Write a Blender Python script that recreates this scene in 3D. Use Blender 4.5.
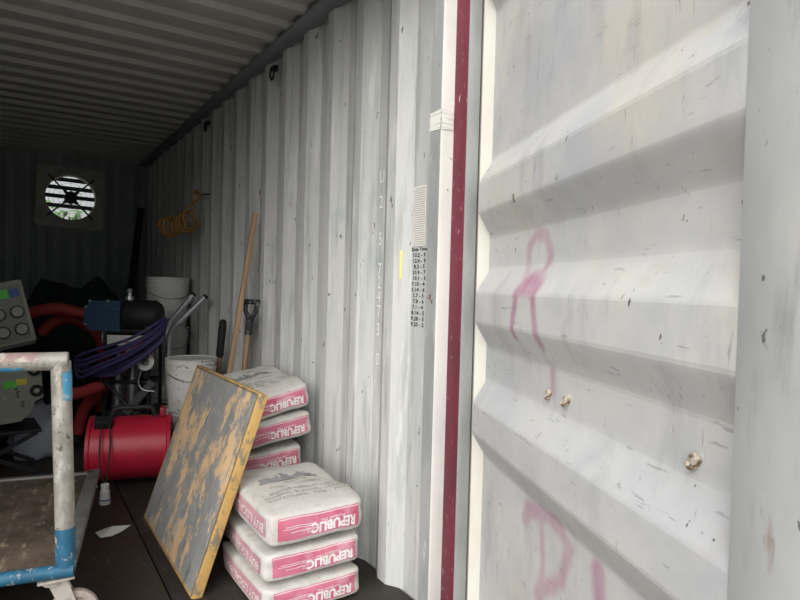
import bpy, bmesh, math, random
from mathutils import Vector, Matrix, noise
R = math.radians
scene = bpy.context.scene
for o in list(bpy.data.objects): bpy.data.objects.remove(o)
COL = scene.collection

# ------------------------------------------------------------------ camera
cam_data = bpy.data.cameras.new('camera')
cam_data.sensor_width = 36.0
cam_data.lens = 604.48 * 36.0 / 800.0
cam_data.clip_start = 0.02
cam = bpy.data.objects.new('camera', cam_data); COL.objects.link(cam)
yaw, pit, rol = 0.5673, -0.0212, 0.0266
F = Vector((math.sin(yaw)*math.cos(pit), math.cos(yaw)*math.cos(pit), math.sin(pit)))
Rt = Vector((math.cos(yaw), -math.sin(yaw), 0)); U = Rt.cross(F)
R2 = Rt*math.cos(rol) + U*math.sin(rol); U2 = -Rt*math.sin(rol) + U*math.cos(rol)
M = Matrix((( R2.x, U2.x, -F.x, 0), (R2.y, U2.y, -F.y, 0), (R2.z, U2.z, -F.z, 1.15), (0, 0, 0, 1)))
cam.matrix_world = M
scene.camera = cam

# ------------------------------------------------------------------ overcast sky
W = bpy.data.worlds.new('overcast_sky'); scene.world = W; W.use_nodes = True
wn, wl = W.node_tree.nodes, W.node_tree.links
for n in list(wn): wn.remove(n)
wo = wn.new('ShaderNodeOutputWorld'); bg = wn.new('ShaderNodeBackground')
tc = wn.new('ShaderNodeTexCoord'); sx = wn.new('ShaderNodeSeparateXYZ')
mr = wn.new('ShaderNodeMapRange'); mr.inputs['From Min'].default_value = 0; mr.inputs['From Max'].default_value = 1
mr.inputs['To Min'].default_value = 0.36; mr.inputs['To Max'].default_value = 1.1
wl.new(tc.outputs['Generated'], sx.inputs[0]); wl.new(sx.outputs['Z'], mr.inputs['Value'])
bg.inputs['Color'].default_value = (0.95, 0.98, 1.0, 1)
SKY = 0.95
mm = wn.new('ShaderNodeMath'); mm.operation = 'MULTIPLY'; mm.inputs[1].default_value = SKY
wl.new(mr.outputs[0], mm.inputs[0]); wl.new(mm.outputs[0], bg.inputs['Strength']); wl.new(bg.outputs[0], wo.inputs[0])

# pale sun behind thin cloud
sd = bpy.data.lights.new('sun', 'SUN'); sd.energy = 2.9; sd.angle = R(60); sd.color = (1, 0.97, 0.93)
sun = bpy.data.objects.new('sun', sd); COL.objects.link(sun)
sun.rotation_euler = Vector((0.72, 0.58, -0.45)).to_track_quat('-Z', 'Y').to_euler()

vs = scene.view_settings
vs.view_transform = 'Standard'; vs.look = 'None'; vs.gamma = 1.0; vs.use_curve_mapping = False
vs.exposure = 0.48

# ------------------------------------------------------------------ materials
def lin(h):
    h = h.lstrip('#'); c = [int(h[i:i+2], 16)/255 for i in (0, 2, 4)]
    return tuple((x/12.92 if x <= .04045 else ((x+.055)/1.055)**2.4) for x in c) + (1,)
MATS = {}
def mat(name, base, rough=.5, metal=0.0, layers=(), bump=0.0, bscale=40, spec=.4, rand=0.0, attr=None, bdet=4):
    """layers: (hex colour, scale xyz, lo, hi, amount, detail)"""
    if name in MATS: return MATS[name]
    m = bpy.data.materials.new(name); m.use_nodes = True
    N, L = m.node_tree.nodes, m.node_tree.links
    b = N['Principled BSDF']
    b.inputs['Roughness'].default_value = rough; b.inputs['Metallic'].default_value = metal
    b.inputs['Specular IOR Level'].default_value = spec
    t = N.new('ShaderNodeTexCoord')
    cur = N.new('ShaderNodeRGB'); cur.outputs[0].default_value = lin(base); cur = cur.outputs[0]
    off = None
    if rand:
        oi = N.new('ShaderNodeObjectInfo'); va = N.new('ShaderNodeVectorMath'); va.operation = 'ADD'
        sc = N.new('ShaderNodeMath'); sc.operation = 'MULTIPLY'; sc.inputs[1].default_value = rand
        L.new(oi.outputs['Random'], sc.inputs[0]); L.new(t.outputs['Object'], va.inputs[0]); L.new(sc.outputs[0], va.inputs[1])
        off = va.outputs[0]
    else: off = t.outputs['Object']
    for i, (h, s, lo, hi, amt, det, *ro) in enumerate(layers):
        mp = N.new('ShaderNodeMapping'); s3 = s if isinstance(s, tuple) else (s, s, s)
        mp.inputs['Scale'].default_value = s3; mp.inputs['Location'].default_value = (i*3.7+.3, i*1.9, i*5.1)
        nz = N.new('ShaderNodeTexNoise'); nz.inputs['Scale'].default_value = 1; nz.inputs['Detail'].default_value = det
        nz.inputs['Roughness'].default_value = ro[0] if ro else .62
        rg = N.new('ShaderNodeMapRange'); rg.inputs['From Min'].default_value = lo; rg.inputs['From Max'].default_value = hi
        rg.inputs['To Max'].default_value = amt
        mx = N.new('ShaderNodeMix'); mx.data_type = 'RGBA'
        L.new(off, mp.inputs[0]); L.new(mp.outputs[0], nz.inputs[0]); L.new(nz.outputs[0], rg.inputs[0])
        L.new(rg.outputs[0], mx.inputs[0]); L.new(cur, mx.inputs[6]); mx.inputs[7].default_value = lin(h)
        cur = mx.outputs[2]
    if attr:
        an = N.new('ShaderNodeAttribute'); an.attribute_name = attr[0]
        mx = N.new('ShaderNodeMix'); mx.data_type = 'RGBA'
        L.new(an.outputs['Fac'], mx.inputs[0]); L.new(cur, mx.inputs[6]); mx.inputs[7].default_value = lin(attr[1]); cur = mx.outputs[2]
    L.new(cur, b.inputs['Base Color'])
    if bump:
        nz = N.new('ShaderNodeTexNoise'); nz.inputs['Scale'].default_value = bscale; nz.inputs['Detail'].default_value = bdet
        bp = N.new('ShaderNodeBump'); bp.inputs['Strength'].default_value = bump; bp.inputs['Distance'].default_value = .01
        L.new(t.outputs['Object'], nz.inputs[0]); L.new(nz.outputs[0], bp.inputs['Height']); L.new(bp.outputs[0], b.inputs['Normal'])
    MATS[name] = m
    return m

wall_paint = mat('wall_paint', 'c2c3c1', .55, layers=[
    ('aeb1b0', (2.6, 2.6, .9), .42, .68, .65, 6), ('90928f', (22, 22, 1.6), .50, .66, .55, 7), ('d9dad8', (14, 14, 2.0), .54, .66, .6, 5),
    ('8aa0a5', (5, 5, 4), .62, .72, .35, 4), ('4b4842', (30, 30, 13), .675, .70, .85, 4), ('6b4a34', (18, 18, 4.5), .70, .72, .9, 4)],
    bump=.12, bscale=25)
ceil_paint = mat('ceiling_paint', 'b4b4ae', .7, layers=[('97978f', (2, 4, 2), .4, .7, .6, 5), ('55544e', (18, 40, 10), .68, .76, .5, 4)])
rail_paint = mat('rail_paint', '85888d', .6, layers=[('6a6d72', (6, 6, 6), .4, .7, .6, 5)])
door_paint = mat('door_paint', 'd2d2d0', .5, layers=[
    ('d6cdbd', (1.5, 1.5, 1.3), .46, .66, .7, 5), ('b9bcc1', (2.2, 2.2, 2.6), .42, .62, .75, 6), ('a6a8aa', (9, 9, 3.2), .54, .70, .5, 7), ('c5bdb0', (5, 5, 16), .60, .74, .5, 5),
    ('85878a', (8, 8, 60), .665, .69, .45, 3), ('7b7c7d', (50, 50, 9), .66, .69, .45, 4), ('5a4a3c', (34, 34, 22), .715, .73, .9, 3)],
    bump=.08, bscale=18, attr=('spray', 'b67f9b'))
stile_paint = mat('stile_paint', 'd4d1c8', .5, layers=[('c2bcad', (5, 5, 2), .45, .7, .6, 4), ('8b8c8a', (24, 24, 8), .69, .72, .7, 3)])
edge_paint = mat('edge_stile_paint', 'bcbebd', .5, layers=[('9fa2a2', (3, 3, 1.6), .42, .64, .7, 6), ('c9c4b8', (6, 6, 2.5), .56, .72, .6, 5),
    ('8b8a86', (16, 16, 3), .56, .70, .6, 6), ('565654', (36, 36, 20), .67, .70, .8, 4), ('94765c', (12, 12, 4), .66, .72, .55, 5)], bump=.08, bscale=20)
maroon = mat('maroon_paint', '702c3c', .6, layers=[('55242e', (6, 6, 3), .4, .7, .8, 5), ('a77a86', (60, 60, 30), .62, .70, .55, 3), ('c9b3b8', (40, 40, 8), .735, .75, .9, 2)])
rubber_grey = mat('rubber_grey', '9b9e9d', .75, layers=[('7f8281', (12, 12, 4), .45, .7, .6, 4)])
post_paint = mat('post_paint', 'd9d7d2', .5, layers=[('bcbab4', (5, 5, 2), .42, .7, .7, 5), ('74523c', (26, 26, 14), .715, .73, .95, 3), ('5d5b58', (30, 30, 16), .73, .75, .8, 3)])
shade_paint = mat('shaded_wall_paint', '858a8c', .6, layers=[('6c7072', (3, 3, 1.2), .45, .75, .6, 5), ('55524c', (26, 26, 2.2), .6, .74, .5, 6)])  # base grey darkened: the dim depth of the container is put into the colour
ply_floor = mat('floor_plywood', '3a342e', .6, layers=[('2a2725', (3, 1.2, 3), .4, .65, .85, 6), ('5c5248', (9, 2.2, 3), .56, .76, .6, 6), ('837a6e', (40, 9, 30), .60, .72, .45, 7, .7)], bump=.15, bscale=30, rand=9)
concrete = mat('ground_asphalt', '7b7872', .9, layers=[('625f59', 1.5, .4, .7, .8, 6)], bump=.2, bscale=12)
black_rubber = mat('black_rubber', '1b1b1c', .6, layers=[('33322f', 12, .5, .75, .7, 4)])
dark_metal = mat('dark_metal', '35373a', .5, .6, layers=[('1f2022', 14, .45, .7, .8, 4)])
chrome = mat('chrome', 'd5d8db', .32, .75)
steel = mat('galvanised_steel', '8f9294', .38, .85, layers=[('6d6f70', 18, .45, .7, .7, 4)])
white_plastic = mat('white_plastic', 'd3d3cf', .45, layers=[('b6b4ae', 8, .5, .75, .6, 4)])
splat_plastic = mat('splattered_plastic', 'd9d8d2', .5, layers=[('aaa69b', 7, .48, .72, .6, 5), ('4f4b44', 34, .61, .65, .9, 5)])
fan_metal = mat('fan_plate_metal', 'a3a299', .6, .3, layers=[('85847c', 8, .45, .7, .7, 4)])
tape_mat = mat('white_tape', 'e3e2dc', .5, layers=[('b9b8b0', (8, 8, 130), .5, .62, .6, 2)])
ink = mat('marker_ink', '2b2a2b', .6)
chalk = mat('chalk', 'f0f0ee', .9)
wood = mat('handle_wood', 'a38669', .6, layers=[('866a50', (30, 30, 3), .42, .68, .8, 5), ('b99d80', (40, 40, 4), .58, .75, .6, 4)], bump=.1, bscale=30)
hose_yellow = mat('hose_yellow', '9a7238', .45)
deck_wood = mat('deck_wood', '6a5c50', .7, layers=[('3f3730', (6, 4, 5), .42, .60, .85, 9, .7), ('a8977f', (22, 7, 8), .56, .66, .8, 8, .7), ('7a4a2c', (5, 9, 5), .66, .76, .6, 4)], bump=.4, bscale=45)
deck_edge = mat('deck_edge_steel', '7d7c78', .5, .3, layers=[('5a5854', 14, .45, .7, .8, 5)])
cart_paint = mat('cart_paint', 'aaa69d', .5, .2, layers=[('807b73', (22, 22, 9), .46, .64, .85, 7, .7), ('c9c4ba', (34, 34, 14), .56, .66, .7, 5), ('4f443c', 50, .61, .68, .8, 5)])
cart_blue = mat('cart_blue', '306b8a', .5, layers=[('27536c', 14, .42, .66, .8, 5), ('b9b5ad', (30, 30, 16), .55, .62, .85, 7, .7), ('6d4a39', 30, .70, .74, .8, 3)])
blower_red = mat('blower_red', 'b11f38', .38, layers=[('86182b', 5, .45, .72, .7, 4), ('d56a78', 55, .70, .73, .7, 3)])
plate_red = mat('blower_plate_red', 'a01c33', .45, layers=[('7a1526', 6, .45, .72, .7, 4)])
board_face = mat('board_face', 'd8b88f', .65, layers=[
    ('c59c70', (9, 9, 9), .45, .7, .6, 5), ('85888a', (4.4, 4.4, 3.2), .455, .50, .96, 15, .74), ('a0a19d', (15, 15, 10), .50, .64, .6, 8, .7), ('5d6062', (26, 26, 8), .57, .64, .75, 8, .7), ('d6c2a4', (36, 36, 16), .62, .67, .75, 6, .7)],
    bump=.35, bscale=30)
board_edge = mat('board_edge', 'c4a060', .6, layers=[('b98d58', 14, .45, .7, .7, 5), ('77746a', (20, 20, 12), .53, .60, .85, 8, .72), ('d6b45c', 20, .6, .7, .6, 3)])
paper = mat('paper_white', 'd9d7d1', .8)
bag_mat = mat('bag_paper', 'c9c7c3', .75, layers=[('bdb6ac', 5, .44, .66, .75, 7), ('9b9489', 14, .56, .70, .6, 7, .7), ('dddbd6', 9, .56, .7, .6, 4)], bump=.5, bscale=14, rand=6, bdet=6)
bag_pink = mat('bag_pink', 'cf7890', .7, layers=[('bd5674', 6, .45, .65, .85, 5), ('dba3b0', 10, .50, .68, .75, 7)], rand=6)
bag_pink_pale = mat('bag_pink_faded', 'c495a0', .7, layers=[('b67c8b', 7, .45, .7, .8, 5), ('cfc0bf', 12, .52, .7, .75, 6)], rand=6)
bag_white_ink = mat('bag_white_print', 'ece8e4', .7)
bag_grey_ink = mat('bag_grey_print', '8e8e90', .7, layers=[('aaa8a6', 30, .5, .65, .7, 4)])
bag_dark_ink = mat('bag_dark_print', '969391', .7)
bag_light_on_pale = mat('bag_pale_print', 'ddd5d3', .7)
tan_lump = mat('plug_foam', 'bdb3a4', .9, layers=[('5f4634', 70, .50, .60, .85, 4)], bump=.6, bscale=90)
leaf = mat('shrub_leaf', '5d7a4c', .7)

# ------------------------------------------------------------------ helpers
class MB:
    def __init__(s): s.v, s.f = [], []
    def add(s, vs, fs):
        b = len(s.v); s.v += [tuple(x) for x in vs]; s.f += [tuple(i+b for i in f) for f in fs]; return s
    def box(s, c, d, rot=None, bev=0.0):
        bm = bmesh.new(); bmesh.ops.create_cube(bm, size=1)
        bmesh.ops.scale(bm, vec=d, verts=bm.verts)
        if bev: bmesh.ops.bevel(bm, geom=bm.edges[:], offset=bev, segments=2, profile=.5, affect='EDGES')
        m = rot if rot is not None else Matrix.Identity(3)
        bm.verts.index_update()
        s.add([m @ v.co + Vector(c) for v in bm.verts], [[v.index for v in f.verts] for f in bm.faces]); bm.free(); return s
    def bar(s, p0, p1, w, d, up=(0, 0, 1), bev=0.0):
        p0, p1 = Vector(p0), Vector(p1); z = (p1-p0); l = z.length; z.normalize()
        x = Vector(up).cross(z)
        if x.length < 1e-4: x = Vector((1, 0, 0)).cross(z)
        x.normalize(); y = z.cross(x)
        return s.box((p0+p1)/2, (w, d, l), Matrix((x, y, z)).transposed(), bev)
    def tube(s, pts, r, n=10, closed=False, caps=True):
        pts = [Vector(p) for p in pts]; k = len(pts)
        rr = r if isinstance(r, (list, tuple)) else [r]*k
        vs, fs = [], []
        ref = None
        for i, p in enumerate(pts):
            if closed: t = pts[(i+1) % k]-pts[i-1]
            else: t = pts[min(i+1, k-1)]-pts[max(i-1, 0)]
            t.normalize()
            if ref is None:
                ref = Vector((0, 0, 1)) if abs(t.z) < .9 else Vector((1, 0, 0))
            a = ref - t*ref.dot(t); a.normalize(); b = t.cross(a); ref = a
            for j in range(n):
                q = 2*math.pi*j/n; vs.append(p + (a*math.cos(q)+b*math.sin(q))*rr[i])
        m = k if closed else k-1
        for i in range(m):
            for j in range(n):
                i2 = (i+1) % k
                fs.append((i*n+j, i*n+(j+1) % n, i2*n+(j+1) % n, i2*n+j))
        if caps and not closed:
            fs.append(tuple(range(n))[::-1]); fs.append(tuple((k-1)*n+j for j in range(n)))
        return s.add(vs, fs)
    def cyl(s, p0, p1, r0, r1=None, n=24): return s.tube([p0, p1], [r0, r0 if r1 is None else r1], n)
    def lathe(s, prof, c=(0, 0, 0), n=32, rot=None, close=False):
        m = rot if rot is not None else Matrix.Identity(3); vs, fs = [], []; k = len(prof)
        for (r, z) in prof:
            for j in range(n):
                q = 2*math.pi*j/n; vs.append(m @ Vector((r*math.cos(q), r*math.sin(q), z)) + Vector(c))
        rng = k if close else k-1
        for i in range(rng):
            i2 = (i+1) % k
            for j in range(n): fs.append((i*n+j, i*n+(j+1) % n, i2*n+(j+1) % n, i2*n+j))
        if not close:
            if prof[0][0] > 1e-5: fs.append(tuple(range(n))[::-1])
            if prof[-1][0] > 1e-5: fs.append(tuple((k-1)*n+j for j in range(n)))
        return s.add(vs, fs)
    def mesh(s, name, m, smooth=True, ang=35):
        me = bpy.data.meshes.new(name); me.from_pydata(s.v, [], s.f); me.update()
        bm = bmesh.new(); bm.from_mesh(me); bmesh.ops.recalc_face_normals(bm, faces=bm.faces); bm.to_mesh(me); bm.free()
        me.materials.append(m)
        if smooth:
            me.polygons.foreach_set('use_smooth', [True]*len(me.polygons)); me.set_sharp_from_angle(angle=R(ang))
        return me
    def build(s, name, m, parent=None, smooth=True, ang=35):
        return link(name, s.mesh(name, m, smooth, ang), parent)
def link(name, me, parent=None):
    o = bpy.data.objects.new(name, me); COL.objects.link(o)
    if parent is not None: o.parent = parent
    return o
def tag(o, label=None, cat=None, group=None, kind=None):
    if label: o['label'] = label
    if cat: o['category'] = cat
    if group: o['group'] = group
    if kind: o['kind'] = kind
    return o
def thing(name, loc, label, cat, rz=0, group=None, rot=None):
    o = bpy.data.objects.new(name, None); COL.objects.link(o); o.location = loc
    o.rotation_euler = rot if rot else (0, 0, rz); o.empty_display_size = .1
    return tag(o, label, cat, group)
def rounded(pts, r, seg=5):
    """polyline with rounded corners"""
    pts = [Vector(p) for p in pts]; out = [pts[0]]
    for a, b, c in zip(pts, pts[1:], pts[2:]):
        d0 = (a-b).normalized(); d1 = (c-b).normalized(); rr = min(r, (a-b).length*.49, (c-b).length*.49)
        p, q = b+d0*rr, b+d1*rr
        for i in range(seg+1):
            t = i/seg; out.append(p*(1-t)**2 + b*2*t*(1-t) + q*t*t)
    out.append(pts[-1]); return out
def spline(pts, per=8):
    pts = [Vector(p) for p in pts]; P = [pts[0]]+pts+[pts[-1]]; out = []
    for i in range(1, len(P)-2):
        a, b, c, d = P[i-1:i+3]
        for k in range(per):
            t = k/per
            out.append(.5*((2*b)+(c-a)*t+(2*a-5*b+4*c-d)*t*t+(3*b-a-3*c+d)*t**3))
    out.append(pts[-1]); return out
def text_geo(body, size, offset=0.0, align='CENTER', spacing=1.0):
    c = bpy.data.curves.new('lettering', 'FONT'); c.body = body; c.size = size; c.offset = offset
    c.align_x = align; c.align_y = 'CENTER'; c.resolution_u = 2; c.space_character = spacing
    o = bpy.data.objects.new('lettering', c); COL.objects.link(o)
    dg = bpy.context.evaluated_depsgraph_get(); dg.update()
    me = bpy.data.meshes.new_from_object(o.evaluated_get(dg))
    bm = bmesh.new(); bm.from_mesh(me); bmesh.ops.triangulate(bm, faces=bm.faces); bm.verts.index_update()
    vs = [(v.co.x, v.co.y) for v in bm.verts]; fs = [tuple(v.index for v in f.verts) for f in bm.faces]
    bm.free(); bpy.data.objects.remove(o); bpy.data.curves.remove(c); bpy.data.meshes.remove(me)
    return vs, fs

# ================================================================== THE CONTAINER
XR, XL, Y0, YB, ZC = 1.22, -1.13, 1.60, 7.25, 2.418
PW = .286
def wall_profile(y_start, n):
    """(y, depth) of the corrugation, y increasing; crest starts at y_start"""
    out = []
    for i in range(n):
        y = y_start+i*PW
        out += [(y, 0), (y+.06, 0), (y+.143, .04), (y+.203, .04)]
    return out
prof = [(1.76, .04), (1.902, .04)] + [p for p in wall_profile(1.9676, 30) if p[0] < YB-.02] + [(YB+.07, 0)]
def wall(name, xin, sgn, m):
    mb = MB(); vs, fs = [], []
    for th in (0, .003):
        for (y, d) in prof:
            for z in (-.02, ZC+.012): vs.append((xin+sgn*(d+th), y, z))
    k = len(prof)
    for i in range(k-1): fs.append((2*i, 2*i+1, 2*i+3, 2*i+2)); fs.append((2*k+2*i, 2*k+2*i+1, 2*k+2*i+3, 2*k+2*i+2))
    mb.add(vs, fs)
    return tag(mb.build(name, m, smooth=False), kind='structure')
wall_r = wall('wall_right', XR, 1, wall_paint)
wall_l = wall('wall_left', XL, -1, shade_paint)

# back wall with a square opening for the fan
FX, FZ, FH = .482, 1.995, .27
bprof = []
x = XL-.08
xs = []
k0 = 0
while x < XR+.10:
    xs += [(x, 0), (x+.07, 0), (x+.14, .036), (x+.21, .036)]; x += .28
mb = MB()
cols = sorted(set([(round(a, 4), d) for a, d in xs]))
def bd(xx):
    for (a, da), (b, db) in zip(cols, cols[1:]):
        if a <= xx <= b: return da+(db-da)*(xx-a)/(b-a)
    return 0
cx = sorted(set([c[0] for c in cols]+[FX-FH, FX+FH]))
zz = [-.02, FZ-FH, FZ+FH, ZC+.02]
for a, b in zip(cx, cx[1:]):
    for j in range(3):
        if j == 1 and a >= FX-FH-1e-6 and b <= FX+FH+1e-6: continue
        z0, z1 = zz[j], zz[j+1]
        mb.add([(a, YB+bd(a), z0), (b, YB+bd(b), z0), (b, YB+bd(b), z1), (a, YB+bd(a), z1)], [(0, 1, 2, 3)])
wall_b = tag(mb.build('wall_back', shade_paint, smooth=False), kind='structure')

# roof: corrugation runs across the container
RP = .205
rp = [(Y0-.02, 0)]
y = 1.70
while y < YB:
    rp += [(y, 0), (y+.03, .022), (y+.145, .022), (y+.168, 0)]; y += RP
rp.append((YB+.06, 0))
mb = MB(); vs, fs = [], []
for (yy, d) in rp:
    for xx in (XL-.06, XR+.08): vs.append((xx, yy, ZC+.014+d))
for i in range(len(rp)-1): fs.append((2*i, 2*i+1, 2*i+3, 2*i+2))
mb.add(vs, fs)
tag(mb.build('ceiling', ceil_paint, smooth=False), kind='structure')
tag(MB().box((XR-.032, (Y0+YB)/2+.1, ZC+.008), (.10, YB-Y0-.2, .016), bev=.004).box((XR+.03, (Y0+YB)/2, ZC+.045), (.06, YB-Y0, .06)).build('trim_1', rail_paint), kind='structure')
tag(MB().box((XL+.032, (Y0+YB)/2+.1, ZC+.008), (.10, YB-Y0-.2, .016), bev=.004).build('trim_2', rail_paint), kind='structure')
tag(MB().box(((XL+XR)/2, Y0+.06, ZC+.06), (XR-XL+.4, .13, .16), bev=.01).build('trim_3', maroon), kind='structure')

# floor of plywood sheets laid on a base
floor = tag(MB().box(((XL+XR)/2, (Y0+YB)/2, -.045), (XR-XL+.2, YB-Y0+.1, .05)).build('floor', dark_metal), kind='structure')
widths = [(-1.17, -.56), (-.557, .488), (.491, 1.255)]
ys = [Y0, 2.93, 4.12, 5.31, 6.5, YB+.03]
for a, b in widths:
    for c, d in zip(ys, ys[1:]):
        o = MB().box((0, 0, 0), (b-a-.004, d-c-.004, .02), bev=.002).build('plywood_sheet', ply_floor, floor)
        o.location = ((a+b)/2, (c+d)/2, -.01)
tag(MB().box((0, 0, -.18), (60, 60, .02)).build('ground', concrete), kind='structure')
# the underframe that carries the container off the ground
tag(MB().box((XL+.02, (Y0+YB)/2, -.12), (.16, YB-Y0, .10)).box((XR, (Y0+YB)/2, -.12), (.16, YB-Y0, .10)).box(((XL+XR)/2, Y0+.05, -.12), (XR-XL, .1, .10)).box(((XL+XR)/2, YB, -.12), (XR-XL, .1, .10)).build('trim_4', maroon), kind='structure')

# corner posts of the doorway
post = tag(MB().box((1.285, 1.685, 1.2), (.17, .066, 2.5), bev=.008).box((1.335, 1.745, 1.2), (.11, .06, 2.5)).build('trim_5', post_paint), kind='structure')
MB().box((1.1985, 1.6855, 1.2), (.003, .056, 2.5)).build('shaded_inner_face', mat('shaded_face_grey', '9fa1a1', .55, layers=[('858887', (6, 6, 2), .45, .65, .7, 5), ('6f4e38', (20, 20, 10), .66, .68, .95, 4), ('c9c9c6', (18, 18, 5), .60, .68, .7, 4)]), post)  # thin grey sheet puts the inner face's shade into colour, with rust chips
MB().box((1.2697, 1.617, 1.2), (.0405, .069, 2.5), bev=.002).build('door_stop', maroon, post)
MB().box((1.2735, 1.578, 1.2), (.048, .008, 2.5), bev=.002).build('gasket', rubber_grey, post)
tp = MB()
for k, (z, t) in enumerate(((1.735, .012), (1.70, -.01), (1.718, .02))):
    tp.box((1.222, 1.6505-.0006*k, z), (.046, .0012, .03), Matrix.Rotation(t*6, 3, 'Y'))
    tp.box((1.1965-.0006*k, 1.684, z), (.0012, .06, .03), Matrix.Rotation(-t*4, 3, 'X'))
tp.build('tape', tape_mat, post)
tag(MB().box((XL-.09, 1.70, 1.2), (.17, .16, 2.5), bev=.012).build('trim_6', post_paint), kind='structure')

# lashing rings under the top rail
for (yy, zz_) in ((3.265, 2.342), (4.669, 2.34)):
    mbr = MB(); c = Vector((1.195, yy, zz_)); pts = [c+Vector((0, .028*math.cos(q), .034*math.sin(q)-.02)) for q in [2*math.pi*i/14 for i in range(14)]]
    mbr.tube(pts, .007, 8, closed=True).box((1.212, yy, zz_+.012), (.03, .035, .03), bev=.004)
    mbr.build('lashing_ring', dark_metal, wall_r)

# ---- writing on the right wall (recessed faces of the corrugation lie at x = 1.26)
def wall_text(items, name, m, xx):
    """items: (text, y, z, size); reads towards -Y seen from inside"""
    mb = MB()
    for body, yy, zz_, size, off, sy in items:
        vs, fs = text_geo(body, size, off)
        mb.add([(xx, yy-a*sy, zz_+b) for a, b in vs], fs)
    return mb.build(name, m, wall_r, smooth=False)
rng = random.Random(4)
lp = MB().box((1.2585, 1.856, 1.415), (.001, .082, .222))
lp.build('paper_strip', paper, wall_r)
ln = MB()
for k in range(26): ln.box((1.2576, 1.856+rng.uniform(-.004, .004), 1.312+k*.0082), (.0006, .070, .0018))
ln.build('ruled_line', bag_dark_ink, wall_r)
rows = ['Date Time', '10.2 - 9', '12.4 - 9', '8.3 - 5', '10.9 - 7', '10.1 - 3', '7.10 - 4', '5.14 - 6', '5.7 - 3', '7.8 - 6', '7.1 - 4', '8.14 - 5', '9.28 - 5', '9.20 - 2']
wall_text([(t, 1.852+rng.uniform(-.003, .003), 1.292-k*.0215, .0205 if k else .0175, .0004, 1.35) for k, t in enumerate(rows)], 'handwriting', ink, 1.2588)
cz = [1.597, 1.494, 1.342, 1.218, 1.165, 1.107, 1.046, .972, .85]
wall_text([(t, 2.137, z, .075, -.0006, .8) for t, z in zip('U25724730'[:9], cz)], 'chalk_number', chalk, 1.2588)
MB().box((1.2360, 1.94, 1.235), (.0008, .012, .11), Matrix.Rotation(R(31.4), 3, 'Z')).build('yellow_mark', mat('yellow_chalk', 'd8d58c', .9), wall_r)

# ================================================================== THE OPEN DOOR
DH = Vector((1.319, 1.530, 0)); DD = Vector((-.3824, -.924, 0)); DN = Vector((-.924, .3824, 0))
def dpt(t, z, n): return DH+DD*t+DN*n+Vector((0, 0, z))
door = thing('door_1', dpt(0, 0, 0), None, None); door['kind'] = 'structure'
inv = Matrix.Translation(-dpt(0, 0, 0))
def dl(t, z, n): return DD*t+DN*n+Vector((0, 0, z))
ribs = [2.177, 1.447, 1.091, .730]
HC, HB, DP, U0, TW = .049, .128, .048, .022, 1.31
strokes = [
    ([(.36, 1.20), (.345, 1.225), (.349, 1.27), (.40, 1.305), (.46, 1.285), (.495, 1.238), (.47, 1.20)], .024, .55),
    ([(.40, 1.165), (.44, 1.175), (.49, 1.160)], .040, .9), ([(.37, 1.145), (.42, 1.15), (.49, 1.148)], .026, .85), ([(.39, 1.155), (.378, 1.125), (.355, 1.043), (.352, 1.03)], .022, .9), ([(.485, 1.15), (.498, 1.127), (.518, 1.044), (.520, 1.02)], .024, .85),
    ([(.523, .951), (.526, .90)], .022, .6),
    ([(.386, .564), (.472, .582), (.589, .598), (.639, .56), (.609, .476), (.517, .406)], .030, .62), ([(.479, .58), (.499, .473), (.495, .374)], .022, .55),
    ([(.768, .57), (.784, .50)], .035, .8), ([(.40, .555), (.37, .53)], .03, .5), ([(.50, .42), (.47, .37), (.51, .33)], .03, .55)]
def seg_d(px, py, a, b):
    ax, ay = a; bx, by = b; dx, dy = bx-ax, by-ay
    t = max(0, min(1, ((px-ax)*dx+(py-ay)*dy)/(dx*dx+dy*dy+1e-9)))
    return math.hypot(px-ax-t*dx, py-ay-t*dy)
def spray(t, z):
    if not (.25 < t < .9 and .25 < z < 1.4): return 0
    v = 0
    for pts, r, amt in strokes:
        d = min(seg_d(t, z, a, b) for a, b in zip(pts, pts[1:]))
        d += .010*noise.noise(Vector((t*18, z*18, 2)))
        if d < r: v = max(v, amt*min(1, (r-d)/(r*.65)))
    return v*(.85+.3*noise.noise(Vector((t*30, z*12, 5))))
def rib_n(z, t):
    n = 0
    for c in ribs:
        a = abs(z-c)
        if a < HB+.02:
            n = max(n, sum(DP*max(0, min(1, (HB-abs(a+o_))/(HB-HC))) for o_ in (-.008, -.004, 0, .004, .008))/5)
    e = min(t, TW-t)/U0
    return n*max(0, min(1, e))
zl = set(); z = .10
while z < 2.33: zl.add(round(z, 4)); z += .0095
for c in ribs:
    for s in (-HB, -HC, HC, HB): zl.add(round(c+s, 4))
zl = sorted(v for v in zl if .10 <= v <= 2.34)
zl = [v for i, v in enumerate(zl) if i == 0 or v-zl[i-1] > .0012 or any(abs(v-c-s) < 1e-4 for c in ribs for s in (-HB, -HC, HC, HB))]
tl = [0, U0*.5, U0]; t = U0+.008
while t < TW-U0-.005: tl.append(t); t += .0085
tl += [TW-U0, TW]
vs = [dl(t, z, rib_n(z, t)) for z in zl for t in tl]; w = len(tl)
fs = [(j*w+i, j*w+i+1, (j+1)*w+i+1, (j+1)*w+i) for j in range(len(zl)-1) for i in range(w-1)]
me = bpy.data.meshes.new('panel'); me.from_pydata([tuple(v) for v in vs], [], fs); me.update(); me.materials.append(door_paint)
at = me.attributes.new('spray', 'FLOAT', 'POINT'); at.data.foreach_set('value', [spray(t, z) for z in zl for t in tl])
me.polygons.foreach_set('use_smooth', [True]*len(me.polygons)); me.set_sharp_from_angle(angle=R(9))
link('panel', me, door)
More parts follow.
